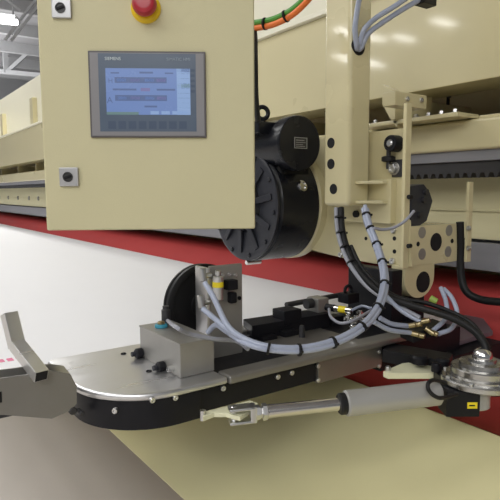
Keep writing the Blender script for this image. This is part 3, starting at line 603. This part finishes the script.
# fork lug on the arm
lg = thing('actuator_lug', atD(225, 413, 1.46), 'cream plate lug under the arm holding the actuator fork', 'lug')
MB().prism([atZ(202, 412, A.z+0.006), atZ(203, 417, A.z+0.006), atZ(214, 413, A.z+0.006), atZ(226, 413, A.z+0.006), atZ(240, 417, A.z+0.006), atZ(248, 411, A.z+0.006), atZ(258, 403, A.z+0.006), atZ(250, 400, A.z+0.006)], (0, 0, -0.012), 0.002).build('lug_plate', 'amber', lg)
p = atZ(203, 414, A.z+0.006); MB().cyl(p-EZ*0.016, p+EZ*0.01, 0.008, 12).build('pin', 'bolt', lg)
l2 = thing('cream_lever', atD(410, 367, 1.6), 'cream lever plate behind the actuator under the arm root', 'lever')
MB().prism([atZ(383, 371, 0.93), atZ(388, 373, 0.93), atZ(434, 373, 0.93), atZ(436, 367, 0.93), atZ(418, 361, 0.93), atZ(402, 363, 0.93)], (0, 0, -0.02), 0.003).build('lever_plate', 'amber', l2)
for x, y in ((388, 370), (437, 372)): bolt(atZ(x, y, 0.93), (0, 0, 1), 0.009, 0.012, l2)
for x, y, r in ((420, 357, .028), (443, 360, .022), (436, 365, .014)):
    p = atZ(x, y, 0.965); MB().lathe(p-EZ*0.02, EZ, [(r, 0), (r, 0.02), (r*0.8, 0.026), (r*0.4, 0.028)], 26).build('pivot_cap', 'black', l2)
MB().bar(atZ(386, 352, 0.94), atZ(450, 364, 0.93), 0.10, 0.045, 0.004).build('lever_arm', 'black', l2)
# motor head
dm = thing('drive_head', atD(480, 400, 1.6), 'round stepped silver drive head with domed top at far right of arm', 'drive unit')
dc = atD(481.5, 376, 1.6)
MB().lathe(dc-EZ*0.022, EZ, [(0.100, 0), (0.112, 0.006), (0.112, 0.018), (0.108, 0.022), (0.098, 0.022), (0.098, 0.030), (0.086, 0.033), (0.086, 0.050), (0.083, 0.053), (0.064, 0.053), (0.062, 0.066), (0.040, 0.068), (0.038, 0.076), (0.02, 0.078)], 72).build('stepped_cover', 'cover_metal', dm)
MB().lathe(dc+EZ*0.052, EZ, [(0.028, 0), (0.028, 0.010), (0.025, 0.020), (0.017, 0.028), (0.006, 0.032)], 32).build('dome_cap', 'chrome', dm)
for k in range(8):
    an = 2*math.pi*k/8+0.3; bolt(dc+V((math.cos(an), math.sin(an), 0))*0.104, (0, 0, 1), 0.006, 0.006, dm)
MB().cyl(dc-EZ*0.090+RT*-0.016, dc-EZ*0.02+RT*-0.016, 0.042, 40, 0.003).build('motor_can', 'steel', dm)
pl = dc-EZ*0.058+RT*-0.016
lb = MB(); vs = []
for k in range(9):
    an = math.atan2(-FW.y, -FW.x)-0.75+1.5*k/8; vs.append(V((math.cos(an)*0.0426, math.sin(an)*0.0426, 0)))
for k in range(8):
    lb.prism([pl+vs[k]-EZ*0.028, pl+vs[k+1]-EZ*0.028, pl+vs[k+1]+EZ*0.028, pl+vs[k]+EZ*0.028], (vs[k]+vs[k+1]).normalized()*-0.001)
lb.build('rating_label', 'label', dm)
bo = dc-EZ*0.02; MB().frame(bo, r0, EZ, -fh, -0.125, -0.030, -0.075, 0.0, 0.0, 0.07, 0.004).build('terminal_block', 'black', dm)
yo = bo+r0*-0.055-EZ*0.040-fh*0.0705
MB().frame(yo, r0, EZ, -fh, -0.012, 0.016, -0.009, 0.009, 0, 0.0012).build('yellow_label', 'yellow', dm, 'yellow label')
MB().frame(yo, r0, EZ, -fh, -0.007, 0.009, -0.002, 0.002, 0.001, 0.0016).build('label_print', 'rubber', dm)
MB().frame(dc-EZ*0.03, r0, EZ, fh, -0.10, 0.06, -0.03, 0.01, -0.01, 0.12, 0.004).build('mount_plate', 'black', dm)
t = MB(); t.tube([atD(457, 394, 1.50), atD(440, 398, 1.46), atD(430, 392, 1.455), atD(428, 384, 1.46), atD(434, 380, 1.48), atD(446, 383, 1.52)], 0.0055, 10)
tag(t.build('signal_cable', 'rubber'), 'thin black cable looping over the end of the actuator tube', 'cable')

# ================================================================== hoses
def offs(pts, du, dv): return [CAM+ray(x+du, y+dv)*d for x, y, d in pts]
def tie(p, q, r, parent):                                                # a cable tie round a hose at p, running towards q
    d = (V(q)-V(p)).normalized(); f = MB(); f.lathe(V(p)-d*0.0035, d, [(r*0.9, 0), (r, 0.0005), (r, 0.0065), (r*0.9, 0.007)], 16)
    a_, b_, _ = basis(d); f.frame(V(p), a_, b_, d, r*0.7, r*1.35, -0.003, 0.003, -0.003, 0.003); f.build('cable_tie', 'rubber', parent)
loop = [(365, 208, 2.02), (368, 222, 1.98), (375, 240, 1.92), (381, 258, 1.84), (384.5, 275, 1.76), (383, 293, 1.68), (375, 312, 1.60), (359, 329, 1.52), (333, 342.5, 1.46), (303, 349.5, 1.42), (272, 349, 1.40), (247, 342, 1.41)]
tails = [[(228, 326, 1.44), (213, 296, 1.47), (205, 283, 1.50)], [(230, 331, 1.45), (214, 318, 1.48), (203, 309, 1.51)], [(226, 331, 1.49), (216, 325, 1.53), (208, 332, 1.56)]]
hz = []
for i, (du, dv, lab) in enumerate(((0, -2.2, 'pale blue air hose topmost in the big loop, ending at upper fitting'), (2.0, 1.2, 'pale blue air hose lowest in the big loop, ending at lower fitting'), (-2.0, 0.8, 'pale blue air hose innermost in the big loop above arm rail'))):
    k = thing('air_hose', atD(365+du, 208, 2.02), lab, 'air hose', 'pale blue hoses of the big loop')
    pts = [(x+du, y+dv, d) for x, y, d in loop]+tails[i]
    MB().tube([atD(*p) for p in pts], 0.0078, 12, 8).build('hose', 'hose', k); hz.append(k)
cl = catmull([atD(*p) for p in loop], 8)
for f in (0.05, 0.13, 0.21, 0.30, 0.42, 0.54, 0.64, 0.74, 0.84, 0.94):
    i = int(f*(len(cl)-2)); tie(cl[i], cl[i+1], 0.0165, hz[0])
# dark hose bundle from the column to the drive head
dk = [(341, 208, 2.02), (342, 228, 1.99), (347, 248, 1.95), (357, 268, 1.88), (374, 287, 1.82), (396, 300, 1.76), (424, 309, 1.72), (452, 318, 1.68), (473, 330, 1.63), (484, 343, 1.60), (487, 356, 1.585)]
k = thing('power_cable', atD(*dk[0]), 'thick black cable sagging from the column down to drive head', 'cable')
MB().tube([atD(*p) for p in dk], 0.0115, 14).build('cable_sheath', 'rubber', k)
cl = catmull([atD(*p) for p in dk], 8)
for f in (0.06, 0.13, 0.20, 0.28): i = int(f*len(cl)); tie(cl[i]-RT*0.007, cl[i+1]-RT*0.007, 0.0185, k)
k = MB(); k.tube([atD(x-5, y, d) for x, y, d in dk[:4]]+[atD(370, 289, 1.83), atD(400, 307, 1.76), atD(420, 318, 1.72)], 0.0075, 12)
tag(k.build('air_hose', 'hose_grey'), 'grey hose tied beside the thick black cable below column', 'air hose')
k = MB(); k.tube([atD(x+4, y-2, d) for x, y, d in dk[2:6]]+[atD(430, 304, 1.74), atD(470, 322, 1.66), atD(490, 350, 1.61)], 0.007, 12)
tag(k.build('signal_cable', 'rubber'), 'thinner black cable running along top of thick black cable', 'cable')
for pts, lab in (([(380, 318, 1.66), (392, 324, 1.68), (408, 326, 1.72)], 'short pale hose reaching the upper brass fitting'),
                 ([(374, 322, 1.64), (390, 330, 1.67), (411, 333, 1.72)], 'short pale hose reaching the lower brass fitting'),
                 ([(386, 296, 1.76), (402, 311, 1.75), (421, 322, 1.72)], 'pale hose passing behind the black cable to brass fittings'),
                 ([(438, 334, 1.72), (452, 328, 1.74), (457, 313, 1.78), (452, 298, 1.83), (444, 289, 1.88)], 'pale hose curling up right of the cream lug'),
                 ([(430, 333, 1.72), (446, 318, 1.76), (446, 302, 1.82), (441, 288, 1.88)], 'pale hose curling closest to the cream lug')):
    k = MB(); k.tube([atD(*p) for p in pts], 0.0075, 12); tag(k.build('air_hose', 'hose'), lab, 'air hose')
k = MB(); k.tube([atD(414, 211, 1.98), atD(405, 221, 1.96), atD(394, 227.5, 1.96), atD(383, 229.5, 1.95), atD(374, 228, 1.93)], 0.0055, 10)
tag(k.build('signal_cable', 'hose_grey'), 'thin grey cable from dark connector across the front plate', 'cable')
# hoses at the top of the column
ch = atX(358.5, 44, -1.583)
for i, (pts, lab) in enumerate(([([(357, 48, 0), (355, 30, .02), (357, 12, .03), (361, -10, .05)]), 'pale hose rising straight up from the column hole'],
                 [([(359, 47, 0), (364, 30, .02), (376, 18, .04), (395, 6, .08), (415, -8, .12)]), 'pale hose leaving column hole, upper of the right pair'],
                 [([(360, 49, 0), (368, 34, .02), (382, 23, .04), (402, 10, .08), (424, -3, .12)]), 'pale hose leaving column hole, lower of the right pair'])):
    k = MB(); k.tube([ch+EX*-0.02]+[atX(x, y, -1.583+o+0.010) for x, y, o in pts], 0.0105, 12); tag(k.build('air_hose', 'hose'), lab, 'air hose', 'hoses from the column hole')
p = atX(424, -1, -1.46); k = MB(); k.bar(p-EY*0.03, p+EY*0.05, 0.05, 0.05, 0.004); tag(k.build('hose_clamp', 'rubber'), 'black hose clamp at the top edge right of column', 'clamp')
for col, dv, lab in (('green', 0, 'green cable curving up above the orange cable'), ('orange', 5.5, 'orange cable curving up below the green cable')):
    k = thing('festoon_cable', atD(280, 18+dv, 2.15), lab, 'cable'); pts = [atD(x, y+dv, d) for x, y, d in ((236, 26, 2.25), (254, 23, 2.2), (272, 19.5, 2.15), (290, 11, 2.1), (305, -2, 2.05), (318, -18, 2.0))]
    MB().tube(pts, 0.0115, 12).build('sheath', col, k)
    if col == 'orange':
        cl = catmull([atD(x, y+2.7, d) for x, y, d in ((236, 26, 2.25), (254, 23, 2.2), (272, 19.5, 2.15), (290, 11, 2.1), (305, -2, 2.05))], 8)
        for i in (13, 22): tie(cl[i], cl[i+1], 0.0235, k)
